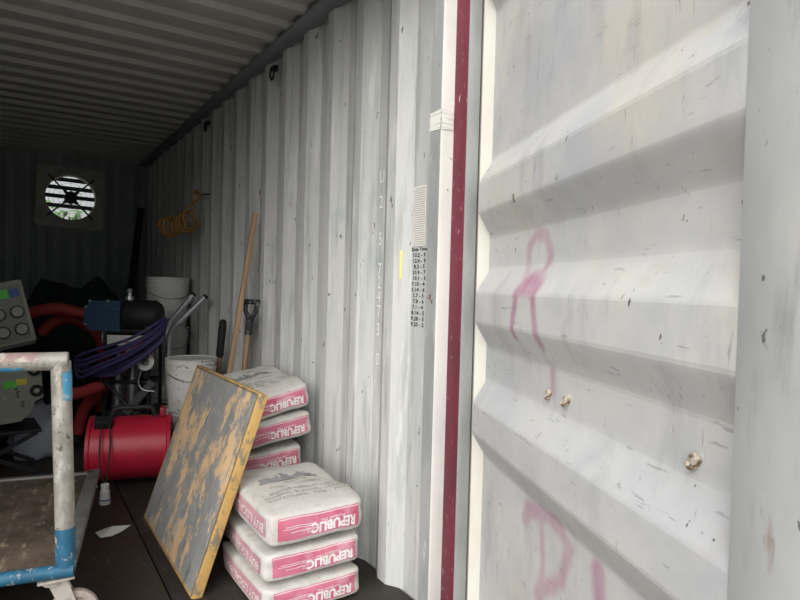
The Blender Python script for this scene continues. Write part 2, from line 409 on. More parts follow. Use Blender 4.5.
def dbox(mb, t0, t1, z0, z1, n0, n1, bev=.003):
    rot = Matrix((DD, DN, Vector((0, 0, 1)))).transposed()
    return mb.box(dl((t0+t1)/2, (z0+z1)/2, (n0+n1)/2), (t1-t0, n1-n0, z1-z0), rot, bev)
# hinge-side stile: box with a chamfer running down to the panel
mb = MB(); sec = [(-.085, -.03), (-.085, .03), (-.030, .03), (0, .0005), (0, -.03)]
k = len(sec)
mb.add([dl(t, z, n) for z in (-.02, 2.42) for t, n in sec], [tuple(range(k)), tuple(range(k, 2*k))]+[(i, (i+1) % k, k+(i+1) % k, k+i) for i in range(k)])
mb.build('hinge_stile', stile_paint, door, smooth=False)
dbox(MB(), 1.2025, 1.335, -.02, 2.42, -.03, .05).build('lock_stile', edge_paint, door)
dbox(MB(), 0, 1.2025, -.02, .10, -.03, .012).build('bottom_rail', stile_paint, door)
dbox(MB(), 0, 1.2025, 2.34, 2.42, -.03, .012).build('top_rail', stile_paint, door)
dbox(MB(), 0, 1.2025, .10, 2.34, -.03, -.024, 0).build('outer_skin', maroon, door)
for q, (t, z, s) in enumerate(((.515, .898, .85), (.614, .902, 1), (1.07, .893, 1.0))):
    bm = bmesh.new(); bmesh.ops.create_icosphere(bm, subdivisions=3, radius=.0105*s)
    for v in bm.verts:
        v.co *= 1+.45*noise.noise(v.co*90+Vector((q*7, 0, 0))); v.co.z *= 1.1
    for dz, dx in ((-.011, .008),):
        r = bmesh.ops.create_icosphere(bm, subdivisions=2, radius=.010*s, matrix=Matrix.Translation((dx, .002, dz)))
        for v in r['verts']: v.co *= 1+.25*noise.noise(v.co*120)
    m2 = bpy.data.meshes.new('plug'); bm.to_mesh(m2); bm.free(); m2.materials.append(tan_lump)
    o = link('plug', m2, door); o.location = dl(t, z, .005); o.rotation_euler.z = 1.2
for z in (.35, .95, 1.55, 2.12):
    dbox(MB(), -.075, -.0, z-.05, z+.05, -.05, -.031).build('hinge', maroon, door)

# ================================================================== CEMENT BAGS
BL, BW, BT = .50, .376, .118
def bag_map(p, seed, off=0.0):
    """cube point in [-1,1]^3 -> surface of a filled paper sack"""
    def f(q):
        q = Vector(q); nrm = (abs(q.x)**14+abs(q.y)**14+abs(q.z)**11)**(1/13); q = q/nrm
        ex = 1-q.x*q.x; ey = 1-q.y*q.y
        crown = .84+.22*(max(ex, 0)**.8)*(max(ey, 0)**.55)
        z = q.z*crown
        if q.z < 0: z = q.z*(.88+.12*max(ex, 0)*max(ey, 0))
        x = q.x*(1+.035*(1-q.z*q.z)*max(ey, 0)) * (1-.02*abs(q.y)**6)
        y = q.y*(1+.02*(1-q.z*q.z)*max(ex, 0))
        v = Vector((x*BW/2, y*BL/2, z*BT/2))
        w = noise.noise(Vector((v.x*9+seed*5, v.y*9, v.z*14)))*.009+noise.noise(Vector((v.x*26, v.y*22+seed*3, v.z*30)))*.0045
        c = abs(q.x)**4*abs(q.y)**4
        return v*(1+w*5*(.4+c)) + Vector((0, 0, w*.8))
    b = f(p)
    if off:
        ax = max(range(3), key=lambda i: abs(p[i])); u, v = [(1, 2), (0, 2), (0, 1)][ax]; e = .01
        a1, a2 = list(p), list(p); a1[u] += e; a2[v] += e
        n = (f(a1)-b).cross(f(a2)-b); n.normalize()
        if n.dot(b) < 0: n = -n
        b = b+n*off
    return b
def bag_meshes(seed):
    S = 14; mb = MB(); idx = {}; vs, fs = [], []
    def vid(p):
        k = tuple(round(c*1000) for c in p)
        if k not in idx: idx[k] = len(vs); vs.append(bag_map(p, seed))
        return idx[k]
    g = [math.sin(math.pi/2*(-1+2*i/S)) for i in range(S+1)]
    for ax in range(3):
        for s in (-1, 1):
            for i in range(S):
                for j in range(S):
                    q = []
                    for a, b in ((i, j), (i+1, j), (i+1, j+1), (i, j+1)):
                        p = [0, 0, 0]; p[ax] = s; p[(ax+1) % 3] = g[a]; p[(ax+2) % 3] = g[b]; q.append(vid(p))
                    fs.append(tuple(q))
    mb.add(vs, fs); out = {'body': mb.mesh('body', bag_mat, ang=80)}
    def patch(u0, u1, v0, v1, fn, off, nu=18, nv=8):
        vv = [bag_map(fn(u0+(u1-u0)*i/nu, v0+(v1-v0)*j/nv), seed, off) for j in range(nv+1) for i in range(nu+1)]
        ff = [(j*(nu+1)+i, j*(nu+1)+i+1, (j+1)*(nu+1)+i+1, (j+1)*(nu+1)+i) for j in range(nv) for i in range(nu)]
        return vv, ff
    end = lambda a, b: (a, -1, b)           # a = x, b = z
    side = lambda a, b: (-1, a, b)          # a = y, b = z
    top = lambda a, b: (a, b, 1)
    def text(mb, body, size, cu, cv, su, sv, fn, off, flip, bold=0.0, align='CENTER', fit=None):
        tv, tf = text_geo(body, size, bold, align); s = -1 if flip else 1
        if fit:
            x0, x1 = min(a for a, b in tv), max(a for a, b in tv); y0, y1 = min(b for a, b in tv), max(b for a, b in tv)
            tv = [((a-(x0+x1)/2)*fit[0]/(x1-x0), (b-(y0+y1)/2)*fit[1]/(y1-y0)) for a, b in tv]
        mb.add([bag_map(fn(cu+s*a/su, cv+s*b/sv), seed, off) for a, b in tv], tf)
    HX, HY, HZ = BW/2, BL/2, BT/2
    out['end_label'] = MB().add(*patch(-.86, .86, -.62, .78, end, .0012)).mesh('end_label', bag_pink, ang=80)
    mt = MB(); text(mt, 'REPUBLIC', .050, .29, -.20, HX, HZ, end, .0022, True, .0022, fit=(.180, .040))
    out['brand_lettering'] = mt.mesh('brand_lettering', bag_white_ink, False)
    mt = MB(); text(mt, 'Portland Plus', .018, .26, .24, HX, HZ, end, .0022, True)
    text(mt, '40 kg bag', .011, -.16, -.38, HX, HZ, end, .0022, True); text(mt, 'Type 1P', .010, -.30, -.18, HX, HZ, end, .0022, True)
    for cv, l0 in ((.02, -.75), (.14, -.70), (-.20, -.6)):
        mt.add(*patch(l0, -.08, cv, cv+.035, end, .0022, 10, 1))
    mt.add(*patch(-.84, .84, .68, .72, end, .0022, 16, 1))
    out['end_small_print'] = mt.mesh('end_small_print', bag_white_ink, False)
    out['side_label'] = MB().add(*patch(-.86, .88, -.50, .66, side, .0012)).mesh('side_label', bag_pink_pale, ang=80)
    mt = MB(); text(mt, 'BUY LOCAL, BUILD', .052, .0, .05, -HY, HZ, side, .0022, True, .0010, fit=(.40, .04))
    out['side_lettering'] = mt.mesh('side_lettering', bag_light_on_pale, False)
    rg = random.Random(11); mt = MB(); u = -.60
    while u < .50:
        wd = rg.uniform(.04, .09); h = rg.uniform(.04, .24)*(1.2-abs(u)*.7)
        mt.add(*patch(u, min(u+wd, .55), .16, .20+h, top, .0015, 2, 3)); u += wd
    mt.add(*patch(-.66, .6, .10, .165, top, .0015, 16, 1))
    out['skyline_print'] = mt.mesh('skyline_print', bag_grey_ink, False)
    mt = MB(); text(mt, 'PREMIUM', .022, .05, 0.0, HX, HY, top, .0016, False)
    for cv, l in ((-.10, .55), (-.15, .42)): mt.add(*patch(-l, l, cv, cv+.012, top, .0016, 12, 1))
    text(mt, 'BLENDED CEMENT TYPE 1P', .026, .05, -.30, HX, HY, top, .0016, False)
    text(mt, 'GENERAL BLENDED CEMENT', .026, .08, -.42, HX, HY, top, .0016, False)
    text(mt, 'POZZOLANIC TYPE 1 PLUS', .026, .05, -.54, HX, HY, top, .0016, False)
    out['top_print'] = mt.mesh('top_print', bag_dark_ink, False)
    ov = MB(); vs2 = []
    for k in range(20):
        q = 2*math.pi*k/20
        for rr in (1, .86): vs2.append(bag_map((-.62+.11*rr*math.cos(q), .55+.06*rr*math.sin(q), 1), seed, .0016))
    ov.add(vs2, [(2*k, 2*k+1, (2*k+3) % 40, (2*k+2) % 40) for k in range(20)])
    out['oval_stamp'] = ov.mesh('oval_stamp', bag_dark_ink, False)
    return out
BAGS = [bag_meshes(s) for s in (1, 2, 3)]
def bag(var, loc, rot, label, group):
    t = thing('cement_bag', loc, label, 'cement bag', group=group, rot=rot)
    for n, me in BAGS[var].items(): link(n, me, t)
    return t
fx, fy = .910, 2.178
gF, gR = 'cement bags in the low front stack', 'cement bags in the tall rear stack'
BP = .122
bag(1, (fx-.005, fy+.0, BT/2), (0, 0, R(1)), 'dusty cement bag at the bottom of the low stack, lying on the floor', gF).scale = (1, 1, .95)
bag(2, (fx+.0, fy+.005, BT/2+BP), (0, R(-1.5), R(-1)), 'dusty cement bag in the middle of the low three-bag stack', gF).scale = (1, 1, .94)
bag(0, (fx+.008, fy, BT/2+2*BP+.014), (R(1.5), R(-1), R(0)), 'topmost cement bag of the low stack, grey skyline print uncovered', gF).scale = (1, 1, 1.12)
rx, ry = .980, 2.84
for k, (v, dx, dy, rl, rz, lab) in enumerate((
    (0, .0, 0, 0, 0, 'cement bag at the very bottom of the tall stack behind the board'),
    (1, .0, .005, -2.5, 1, 'cement bag second from the bottom of the tall stack'),
    (2, -.016, 0, -5, 0, 'cement bag in the middle of the tall stack, mostly covered'),
    (1, .016, -.01, -8, 2, 'slumped cement bag second from the top of the tall stack'),
    (0, .012, .005, -11, 2, 'tilted cement bag crowning the tall stack against the leaning board'))):
    o = bag(v, (rx+dx, ry+dy, .068+k*.136+(.010 if k == 4 else .005 if k == 3 else 0)), (R(4 if k == 4 else 0), R(rl), R(rz)), lab, gR); o.scale = (.96, 1, 1.0 if k in (2, 3) else 1.07)

# ================================================================== LEANING BOARD
bw, bh, bt = .892, .768, .040
lean = R(18.2)
brd = thing('leaning_board', (.541, 2.658, .004), 'thick board with worn yellow and grey paint leaning on the cement bags', 'board', rot=(0, lean, R(.7)))
# local: y along the floor edge, z up the board, x thickness
MB().box((.008, 0, bh/2), (.012, bw-.008, bh-.008)).build('face_panel', board_face, brd)
for yy in (-1, 1): MB().box((bt/2+.002, yy*(bw/2-.008), bh/2), (bt, .016, bh), bev=.002).build('edge_batten', board_edge, brd)
for zc in (.008, bh-.008): MB().box((bt/2+.002, 0, zc), (bt, bw-.034, .016), bev=.002).build('edge_batten', board_edge, brd)
MB().box((bt-.004, 0, bh/2), (.006, bw-.034, bh-.034)).build('back_panel', board_face, brd)

# ================================================================== PLATFORM TRUCK
CZ = .24
cart = thing('platform_truck', (.168, 2.11, 0), 'platform truck with scuffed wooden deck and peeling blue tube handle', 'platform truck', rz=R(-10))
CL, CWd = 1.03, .62   # local: +y away, -x to the left
# deck inside a steel frame
dk = MB().box((-CWd/2, CL/2, CZ-.004), (CWd-.05, CL-.05, .02), bev=.003).build('deck', deck_wood, cart)
MB().box((-.028, CL/2+.02, CZ-.002), (.05, CL, .035), bev=.004).build('side_rail', deck_edge, cart)
MB().box((-CWd+.0125, CL/2, CZ-.002), (.05, CL, .035), bev=.004).build('side_rail', deck_edge, cart)
MB().box((-CWd/2, CL-.015, CZ-.002), (CWd-.06, .03, .035), bev=.004).build('end_rail', deck_edge, cart)
TR = .0285
MB().tube([(-CWd-.02, 0, CZ+.002), (-.004, 0, CZ+.002)], .021, 16).build('front_tube', cart_blue, cart)
hx0, hxt, HT = -.026, -.050, .893
def hp(z):
    k = (z-CZ)/(HT-CZ); return hx0+(hxt-hx0)*k, .012+.006*k
def hseg(z0, z1, r, m, parent, name, q0=None, q1=None):
    a_, b_ = hp(z0), hp(z1)
    if q0 is None: return MB().tube([(a_[0], a_[1], z0), (b_[0], b_[1], z1)], r, 16).build(name, m, parent)
    vs, fs = [], []
    for i in range(9):
        q = q0+(q1-q0)*i/8; w = .006*math.sin(i*2.1)
        for (c_, z_) in ((a_, z0+w), (b_, z1-w)): vs.append((c_[0]+r*math.cos(q), c_[1]+r*math.sin(q), z_))
    for i in range(8): fs.append((2*i, 2*i+2, 2*i+3, 2*i+1))
    return MB().add(vs, fs).build(name, m, parent)
post_o = hseg(CZ+.01, HT, TR, cart_paint, cart, 'handle_post')
hseg(CZ+.014, CZ+.135, TR+.0008, cart_blue, post_o, 'paint_patch')
hseg(.775, .862, TR+.0012, mat('sky_blue_paint', '4f9fc6', .5, layers=[('9fb4bb', 40, .52, .6, .8, 4)]), post_o, 'paint_patch', R(-75), R(10))
MB().tube([(-CWd+.03, .012, CZ+.01), (-CWd+.03, .018, HT)], TR, 16).build('handle_post', cart_paint, cart)
tb = MB().tube([(-CWd+.02, .018, HT), (hxt+.020, .018, HT)], TR, 16).build('handle_bar', cart_paint, cart)
for q0, q1, x0_, x1_, m_ in ((-150, -85, -CWd+.05, hxt-.10, mat('sky_blue_paint', '4f9fc6')), (-250, -185, -CWd+.05, hxt-.06, mat('faded_pink_paint', '9f8683', .5, layers=[('c9c2b8', 30, .45, .6, .8, 5)]))):
    vs, fs = [], []
    for i in range(9):
        q = R(q0+(q1-q0)*i/8); w = .012*math.sin(i*2.3)
        for xx in (x0_, x1_+w): vs.append((xx, .018+(TR+.001)*math.cos(q), HT+(TR+.001)*math.sin(q)))
    for i in range(8): fs.append((2*i, 2*i+2, 2*i+3, 2*i+1))
    MB().add(vs, fs).build('paint_patch', m_, tb)
fork_m = mat('caster_fork_steel', 'c4beb4', .5, .1, layers=[('5d93a8', 9, .56, .62, .7, 3), ('7c7266', 20, .5, .7, .6, 4)])
tyre_m = mat('caster_wheel_plastic', 'b9aca2', .6, layers=[('a5656a', 9, .5, .66, .6, 3), ('6f665e', 25, .55, .7, .7, 4)])
def caster(cx_, cy_, rz):
    rot = Matrix.Rotation(rz, 3, 'Z'); c = Vector((cx_, cy_, 0))
    def T(p): return rot @ Vector(p)+c
    whl = MB().lathe([(.016, -.020), (.045, -.014), (.060, -.020), (.074, -.014), (.078, 0), (.074, .014), (.060, .020), (.045, .014), (.016, .020)], T((0, .05, .079)), 32, rot @ Matrix.Rotation(R(90), 3, 'Y'), close=True)
    b = MB().box(T((0, 0, .216)), (.11, .10, .007), rot).cyl(T((0, 0, .19)), T((0, 0, .214)), .036, n=24)
    b.box(T((0, .003, .206)), (.066, .06, .008), rot, .003)
    for s in (-1, 1):
        sec_ = [(-.025, .21), (.03, .21), (.066, .105), (.066, .065), (.036, .065), (.0, .15)]; k_ = len(sec_)
        b.add([T((s*(.029+o_), y_, z_)) for o_ in (0, .004) for y_, z_ in sec_], [tuple(range(k_)), tuple(range(k_, 2*k_))]+[(i, (i+1) % k_, k_+(i+1) % k_, k_+i) for i in range(k_)])
        b.cyl(T((s*.026, .05, .079)), T((s*.042, .05, .079)), .014, n=12)
    f = b.build('caster_fork', fork_m, cart)
    whl.build('caster_wheel', tyre_m, f)
for cx_, cy_, rz in ((-.060, .045, R(-80)), (-CWd+.07, .08, R(60)), (-.07, CL-.1, R(20)), (-CWd+.07, CL-.1, R(20))): caster(cx_, cy_, rz)

# ================================================================== RED BLOWER
BAx = R(-14)  # axis along local x
bl = thing('ventilation_blower', (.565, 3.68, 0), 'red drum-shaped portable blower with black carrying handle on the dark floor', 'blower', rz=BAx)
RY = Matrix.Rotation(R(90), 3, 'Y')
bc = Vector((0, 0, .205))
MB().lathe([(.168, -.205), (.183, -.212), (.185, -.195), (.176, -.19), (.176, .19), (.185, .195), (.183, .212), (.168, .205)], bc, 44, RY, close=True).build('drum', blower_red, bl)
MB().lathe([(.166, -.20), (.166, .20), (.160, .20), (.160, -.20)], bc, 44, RY, close=True).build('liner', black_rubber, bl)
for s in (-1, 1):
    g = MB()
    for r in (.04, .075, .11, .145): g.tube([bc+Vector((s*.208, r*math.cos(2*math.pi*i/28), r*math.sin(2*math.pi*i/28))) for i in range(28)], .003, 6, closed=True)
    for a in range(4): g.bar(bc+Vector((s*.208, .16*math.cos(a*math.pi/4), .16*math.sin(a*math.pi/4))), bc-Vector((-s*.208, .16*math.cos(a*math.pi/4), .16*math.sin(a*math.pi/4))), .005, .005)
    g.build('grille', dark_metal, bl)
MB().cyl(bc+Vector((-.08, 0, 0)), bc+Vector((.08, 0, 0)), .06).build('motor', dark_metal, bl)
bd_ = MB()
for a in range(5):
    q = a*2*math.pi/5; rot = Matrix.Rotation(q, 3, 'X') @ Matrix.Rotation(R(35), 3, 'Z')
    bd_.box(bc+Matrix.Rotation(q, 3, 'X') @ Vector((.11, 0, .10)), (.008, .06, .11), rot)
bd_.cyl(bc+Vector((.08, 0, 0)), bc+Vector((.13, 0, 0)), .045).build('impeller', steel, bl)
for xx in (-.185, .185):
    f = MB(); w = .16
    f.add([(xx+dx, y_, z_) for dx in (-.006, .006) for (y_, z_) in ((-.17, 0), (.17, 0), (.15, .12), (.09, .05), (-.09, .05), (-.15, .12))],
          [(0, 1, 2, 3, 4, 5), (6, 7, 8, 9, 10, 11)]+[(i, (i+1) % 6, 6+(i+1) % 6, 6+i) for i in range(6)])
    f.build('foot', plate_red, bl, smooth=False)
MB().tube(rounded([(-.10, -.03, .385), (-.085, -.03, .435), (.11, -.03, .435), (.125, -.03, .385)], .03), .014, 12).build('carry_handle', black_rubber, bl)
MB().box((-.13, -.10, .372), (.09, .06, .05), Matrix.Rotation(R(30), 3, 'X'), .006).build('switch_box', black_rubber, bl)
MB().box((.165, .0, .405), (.03, .09, .05), bev=.004).build('lug', plate_red, bl)
cd = MB(); cd.tube(spline([(-.13, -.135, .37), (-.135, -.19, .30), (-.125, -.25, .17), (-.095, -.321, .10)]), .0045, 8)
cd.tube(spline([(-.10, -.135, .37), (-.085, -.19, .28), (-.085, -.25, .18), (-.085, -.321, .10)]), .0045, 8)
cord = cd.build('power_cord', black_rubber, bl)
pl = MB(); pl.lathe([(.016, .105), (.020, .10), (.020, .07), (.024, .066), (.024, .03), (.027, .03), (.027, .0), (.0, .0)][::1], (-.09, -.321, .001), 20)
pl.build('plug', white_plastic, cord)
MB().lathe([(.0243, 0), (.0285, 0), (.0285, .006), (.0243, .006)], (-.09, -.321, .022), 20, close=True).build('plug_ring', mat('plug_blue', '3c4f86', .5), cord)

# ================================================================== PAILS
def pail(loc, r, h, label, m, lid=False, group=None, tilt=(0, 0, 0)):
    t = thing('plastic_pail', loc, label, 'pail', group=group, rot=tilt)
    rb = r*.86
    pr = [(0, 0), (rb*.97, 0), (rb, .008), (r*.965, h*.80), (r*1.0, h*.80), (r*1.0, h*.83), (r*.972, h*.835), (r*.978, h*.90), (r*1.01, h*.90), (r*1.01, h*.925), (r*.98, h*.93), (r*.985, h*.975), (r*1.02, h*.978), (r*1.02, h), (r*.96, h)]
    if lid: pr += [(r*.93, h*.985), (0, h*.985)]
    else: pr += [(r*.93, h*.80), (rb*.93, .02), (0, .02)]
    MB().lathe(pr, (0, 0, 0), 40).build('body', m, t)
    pts = [(r*1.03*math.cos(q), r*1.03*math.sin(q), h*.80-.13*h*math.sin((q-R(180))) if False else h*.80-abs(math.sin(q))*h*.22) for q in [R(200+i*7) for i in range(21)]]
    MB().tube(pts, .003, 8).build('bail', steel, t)
    return t
pail((.947, 3.91, 0), .15, .36, 'white pail on the floor underneath the cement-splattered pail', white_plastic, True)
pail((.942, 3.905, .356), .155, .315, 'white pail with dark cement splatter on its rim behind the board', splat_plastic, True)
gP = 'white lidded pails stacked near the coiled hose'
pail((1.022, 5.04, 0), .165, .395, 'white lidded pail at the foot of the stack of three', white_plastic, True, gP)
pail((1.020, 5.04, .392), .165, .395, 'white lidded pail in the middle of the stack of three', white_plastic, True, gP)
pail((1.024, 5.04, .784), .166, .395, 'white lidded pail on top of the stack of three, below the coiled hose', white_plastic, True, gP)

# ================================================================== LONG-HANDLED TOOLS ALONG THE WALL
a, b = Vector((.975, 3.50, 0.012)), Vector((1.185, 3.462, 1.562))
st = thing('wooden_pole', a, 'long bare wooden pole, the tallest thing leaning on the corrugated wall', 'pole')
MB().bar((0, 0, 0), b-a, .034, .030, bev=.006).build('shaft', wood, st)
a, b = Vector((1.115, 4.07, .0)), Vector((1.165, 4.0, .905))
sv = thing('black_grip_shovel', a, 'shovel with straight black grip on a wooden shaft leaning by the pole', 'shovel')
d = b-a
MB().tube([d*.28, d*.80], .017, 14).build('shaft', wood, sv)
MB().tube([d*.72, d*.74, d*.93, d*.985, d], [.019, .024, .026, .024, .012], 14).build('grip', black_rubber, sv)
MB().tube([d*.22, d*.36], [.022, .02], 12).build('socket', dark_metal, sv)
bm_ = MB(); vs = []
for i, (zq, wq) in enumerate(((0, .02), (.04, .07), (.12, .095), (.22, .10), (.26, .085))):
    for j in range(5):
        s = (j-2)/2; vs.append((.01+.018*s*s+d.x*zq, wq*s, zq))
bm_.add(vs, [(i*5+j, i*5+j+1, i*5+j+6, i*5+j+5) for i in range(4) for j in range(4)])
o = bm_.build('blade', dark_metal, sv); md = o.modifiers.new('thick', 'SOLIDIFY'); md.thickness = .003
a, b = Vector((1.125, 3.60, .0)), Vector((1.18, 3.477, 1.056))
dg_ = thing('d_grip_shovel', a, 'shovel with worn black D-shaped grip on a wooden shaft against the wall', 'shovel')
d = b-a
MB().tube([d*.28, d*.86], .0165, 14).build('shaft', wood, dg_)
y_ax = Vector((.55, -.83, 0)); top_ = d
gp = MB()
gp.tube([d*.80, d*.86, d*.89], [.021, .023, .024], 14)
for s in (-1, 1): gp.tube([d*.885, d*.93+y_ax*s*.036, d*.985+y_ax*s*.042], [.016, .013, .013], 10)
gp.tube([d*.985+y_ax*.05, d*.985-y_ax*.05], .016, 12)
gp.build('grip', mat('worn_black_plastic', '2c2d30', .6, layers=[('8a8a8c', 40, .55, .66, .8, 4)]), dg_)
vs = []; bm_ = MB()
for i, (zq, wq) in enumerate(((0, .075), (.10, .08), (.24, .085), (.27, .08))):
    for j in range(5):
        s = (j-2)/2; vs.append((.006+.016*s*s+d.x*zq, wq*s, zq))
bm_.add(vs, [(i*5+j, i*5+j+1, i*5+j+6, i*5+j+5) for i in range(3) for j in range(4)])
o = bm_.build('blade', dark_metal, dg_); md = o.modifiers.new('thick', 'SOLIDIFY'); md.thickness = .003
MB().tube([d*.22, d*.36], [.021, .02], 12).build('socket', dark_metal, dg_)

# ================================================================== COILED AIR HOSE
ca, cb = Vector((.99, 5.0, 1.575)), Vector((1.105, 4.66, 1.615))
ch = thing('coiled_air_hose', (1.10, 4.68, 1.5), 'yellow spiral air hose hanging from a hook on the wall', 'hose')
ax = (cb-ca).normalized(); e1 = ax.cross(Vector((0, 0, 1))).normalized(); e2 = e1.cross(ax)
pts = []
turns = 8
for i in range(turns*18+1):
    q = i/18*2*math.pi; t = i/(turns*18)
    pts.append(ca.lerp(cb, t)+(e1*math.cos(q)+e2*math.sin(q))*(.066+.010*math.sin(t*9)) - Vector((0, 0, .02*math.sin(t*math.pi))) - Vector((1.10, 4.68, 1.5)))
MB().tube(pts, .0085, 8).build('coil', hose_yellow, ch)
e = pts[-1]
MB().tube(spline([e, e+Vector((.02, -.02, .08)), Vector((.06, -.03, .28)), Vector((.04, -.02, .33)), Vector((.02, .0, .30)), Vector((.03, -.0, .18))]), .0075, 8).build('tail', hose_yellow, ch)
MB().tube([(.14, -.02, .315), (.05, -.02, .305), (.03, -.02, .32)], .006, 8).build('hook', dark_metal, ch)

# ================================================================== WALL FAN ON THE BACK WALL
fan = thing('exhaust_fan', (FX, YB-.02, FZ), 'square exhaust fan with louvred round opening set in the back wall', 'fan', rot=(0, R(1.5), 0))
N_ = 64; hs, rr = .315, .232
vs, fs = [], []
for yy in (-.016, .012):
    for i in range(N_):
        q = 2*math.pi*(i+.5)/N_; c, s = math.cos(q), math.sin(q); k = hs/max(abs(c), abs(s))
        vs.append((rr*c, yy, rr*s)); vs.append((k*c, yy, k*s))
for i in range(N_):
    j = (i+1) % N_
    fs.append((2*i, 2*i+1, 2*j+1, 2*j)); fs.append((2*N_+2*i, 2*N_+2*i+1, 2*N_+2*j+1, 2*N_+2*j))
    fs.append((2*i, 2*j, 2*N_+2*j, 2*N_+2*i)); fs.append((2*i+1, 2*j+1, 2*N_+2*j+1, 2*N_+2*i+1))
MB().add(vs, fs).build('mounting_plate', fan_metal, fan, smooth=False)
RX = Matrix.Rotation(R(90), 3, 'X')
MB().lathe([(rr, -.03), (rr+.008, -.03), (rr+.008, .10), (rr, .10)], (0, .07, 0), N_, RX, close=True).build('shroud', mat('shroud_metal', 'a89f8c', .5, .4), fan)
hub = MB()
hub.cyl((0, -.05, 0), (0, .06, 0), .066, n=8).build('motor', dark_metal, fan)
for a_ in range(4):
    q = math.pi/4+a_*math.pi/2
    m_ = MB(); m_.bar((.05*math.cos(q), -.035, .05*math.sin(q)), (.30*math.cos(q), -.03, .30*math.sin(q)), .016, .012, up=(0, 1, 0))
    m_.box((.074*math.cos(q), -.035, .074*math.sin(q)), (.03, .03, .03), Matrix.Rotation(-q, 3, 'Y'))
    m_.build('motor_arm', dark_metal, fan)
gd = MB()
for a_ in range(12):
    q = a_*math.pi/6; gd.bar((.06*math.cos(q), .075, .06*math.sin(q)), (rr*math.cos(q), .075, rr*math.sin(q)), .0022, .0022, up=(0, 1, 0))
for r_ in (.11, .16, .20): gd.tube([(r_*math.cos(2*math.pi*i/36), .075, r_*math.sin(2*math.pi*i/36)) for i in range(36)], .0014, 5, closed=True)
gd.build('wire_guard', dark_metal, fan)
for zq in (.205, .117, .025, -.075):
    MB().box((0, .17, zq), (.60, .052, .006), Matrix.Rotation(R(-42), 3, 'X')).build('louver_slat', dark_metal, fan)
for s in (-1, 1):
    MB().box((s*.30, .165, 0), (.01, .09, .60)).build('louver_frame', dark_metal, fan)
# greenery outside
sh = thing('shrub', (.75, 10.6, -.17), 'green shrub growing outside, seen through the fan opening', 'shrub')
rg = random.Random(5); lf = MB()
for k in range(900):
    q, u_ = rg.uniform(0, 2*math.pi), rg.uniform(-1, 1); r_ = .9*rg.random()**.4
    c = Vector((r_*math.cos(q)*math.sqrt(1-u_*u_), r_*math.sin(q)*math.sqrt(1-u_*u_), 1.62+r_*u_*1.05))
    n1 = Vector((rg.uniform(-1, 1), rg.uniform(-1, 1), rg.uniform(-1, 1))).normalized(); n2 = n1.orthogonal().normalized()
    lf.add([c-n1*.07, c+n2*.03, c+n1*.07, c-n2*.03], [(0, 1, 2, 3)])
tag(lf.build('foliage', leaf, sh, smooth=False), kind='stuff')
MB().tube([(0, 0, 0), (.03, 0, .5), (0, .02, 1.2)], [.05, .04, .02], 8).build('stem', wood, sh)

# ================================================================== PUMP MACHINE WITH BLUE MOTOR
pm = thing('pump_unit', (.66, 4.60, 0), 'wheeled pump unit with dark blue motor housing and chrome handles', 'pump', rz=R(-30))
# local x = to the right across the view, y = away
blue = mat('housing_blue', '27475f', .45, layers=[('1d374c', 8, .45, .7, .7, 4)])
mh = MB(); prf = [(-.24, -.06), (-.20, -.10), (-.01, -.105), (0, -.115), (0, .115), (-.01, .105), (-.20, .10), (-.24, .06)]
k = len(prf)
mh.add([(x_, y_, z_+.90) for y_ in (-.11, .11) for x_, z_ in prf], [tuple(range(k)), tuple(range(k, 2*k))]+[(i, (i+1) % k, k+(i+1) % k, k+i) for i in range(k)])
mho = mh.build('motor_housing', blue, pm, smooth=False)
MB().box((-.05, -.114, .94), (.06, .012, .022), bev=.004).build('housing_clip', blue, mho)
MB().box((-.05, -.114, .86), (.06, .012, .022), bev=.004).build('housing_clip', blue, mho)
for x_, z_ in ((-.20, 1.0), (-.08, 1.003), (-.225, .84), (-.225, .96)): MB().cyl((x_, -.10, z_), (x_, -.118, z_), .008, n=10).build('bolt', chrome, mho)
MB().lathe([(.0, .002), (.108, .002), (.112, .01), (.112, .20), (.09, .235), (0, .235)], (.0, 0, .90), 32, RY).build('motor_body', black_rubber, pm)
MB().cyl((.02, 0, 1.01), (.02, 0, 1.035), .026, n=16).cyl((.02, 0, 1.035), (.02, 0, 1.06), .014, n=12).lathe([(0, -.02), (.014, -.014), (.019, 0), (.014, .014), (0, .02)], (.02, 0, 1.072), 16).build('filler_cap', chrome, pm)
MB().cyl((-.13, -.06, .79), (-.13, -.06, .71), .008, n=12).cyl((-.13, -.06, .77), (-.13, -.06, .745), .013, n=6).build('fitting', chrome, pm)
MB().box((.02, -.09, .735), (.26, .012, .07), bev=.003).build('mount_plate', white_plastic, pm)
MB().box((.15, -.125, .67), (.20, .02, .12), bev=.004).build('bracket_plate', mat('bracket_red', '9c4a50', .6, layers=[('c9c2b8', 30, .5, .56, .9, 3)]), pm)
fr = MB()
for x_ in (-.10, .20):
    for y_ in (-.10, .12): fr.tube([(x_, y_, .80), (x_, y_, .12)], .013, 10)
for z_ in (.80, .45, .14):
    fr.tube([(-.10, -.10, z_), (.20, -.10, z_), (.20, .12, z_), (-.10, .12, z_)], .012, 8, closed=True)
fr.tube([(-.10, -.10, .45), (.20, -.10, .14)], .010, 8)
fr.build('frame', dark_metal, pm)
for x_ in (-.04, .06):
    MB().cyl((x_, -.02, .25), (x_, -.02, .56), .042, n=20).cyl((x_, -.02, .40), (x_, -.02, .43), .052, n=20).cyl((x_, -.02, .56), (x_, -.02, .74), .016, n=12).build('cylinder', steel, pm)
MB().box((.01, .0, .22), (.24, .16, .05), bev=.006).build('base_block', dark_metal, pm)
ga = MB(); ga.lathe([(.028, -.012), (.058, -.012), (.058, .012), (.028, .012)], (.200, -.165, .60), 28, RX, close=True)
gauge = ga.build('pressure_gauge', white_plastic, pm)
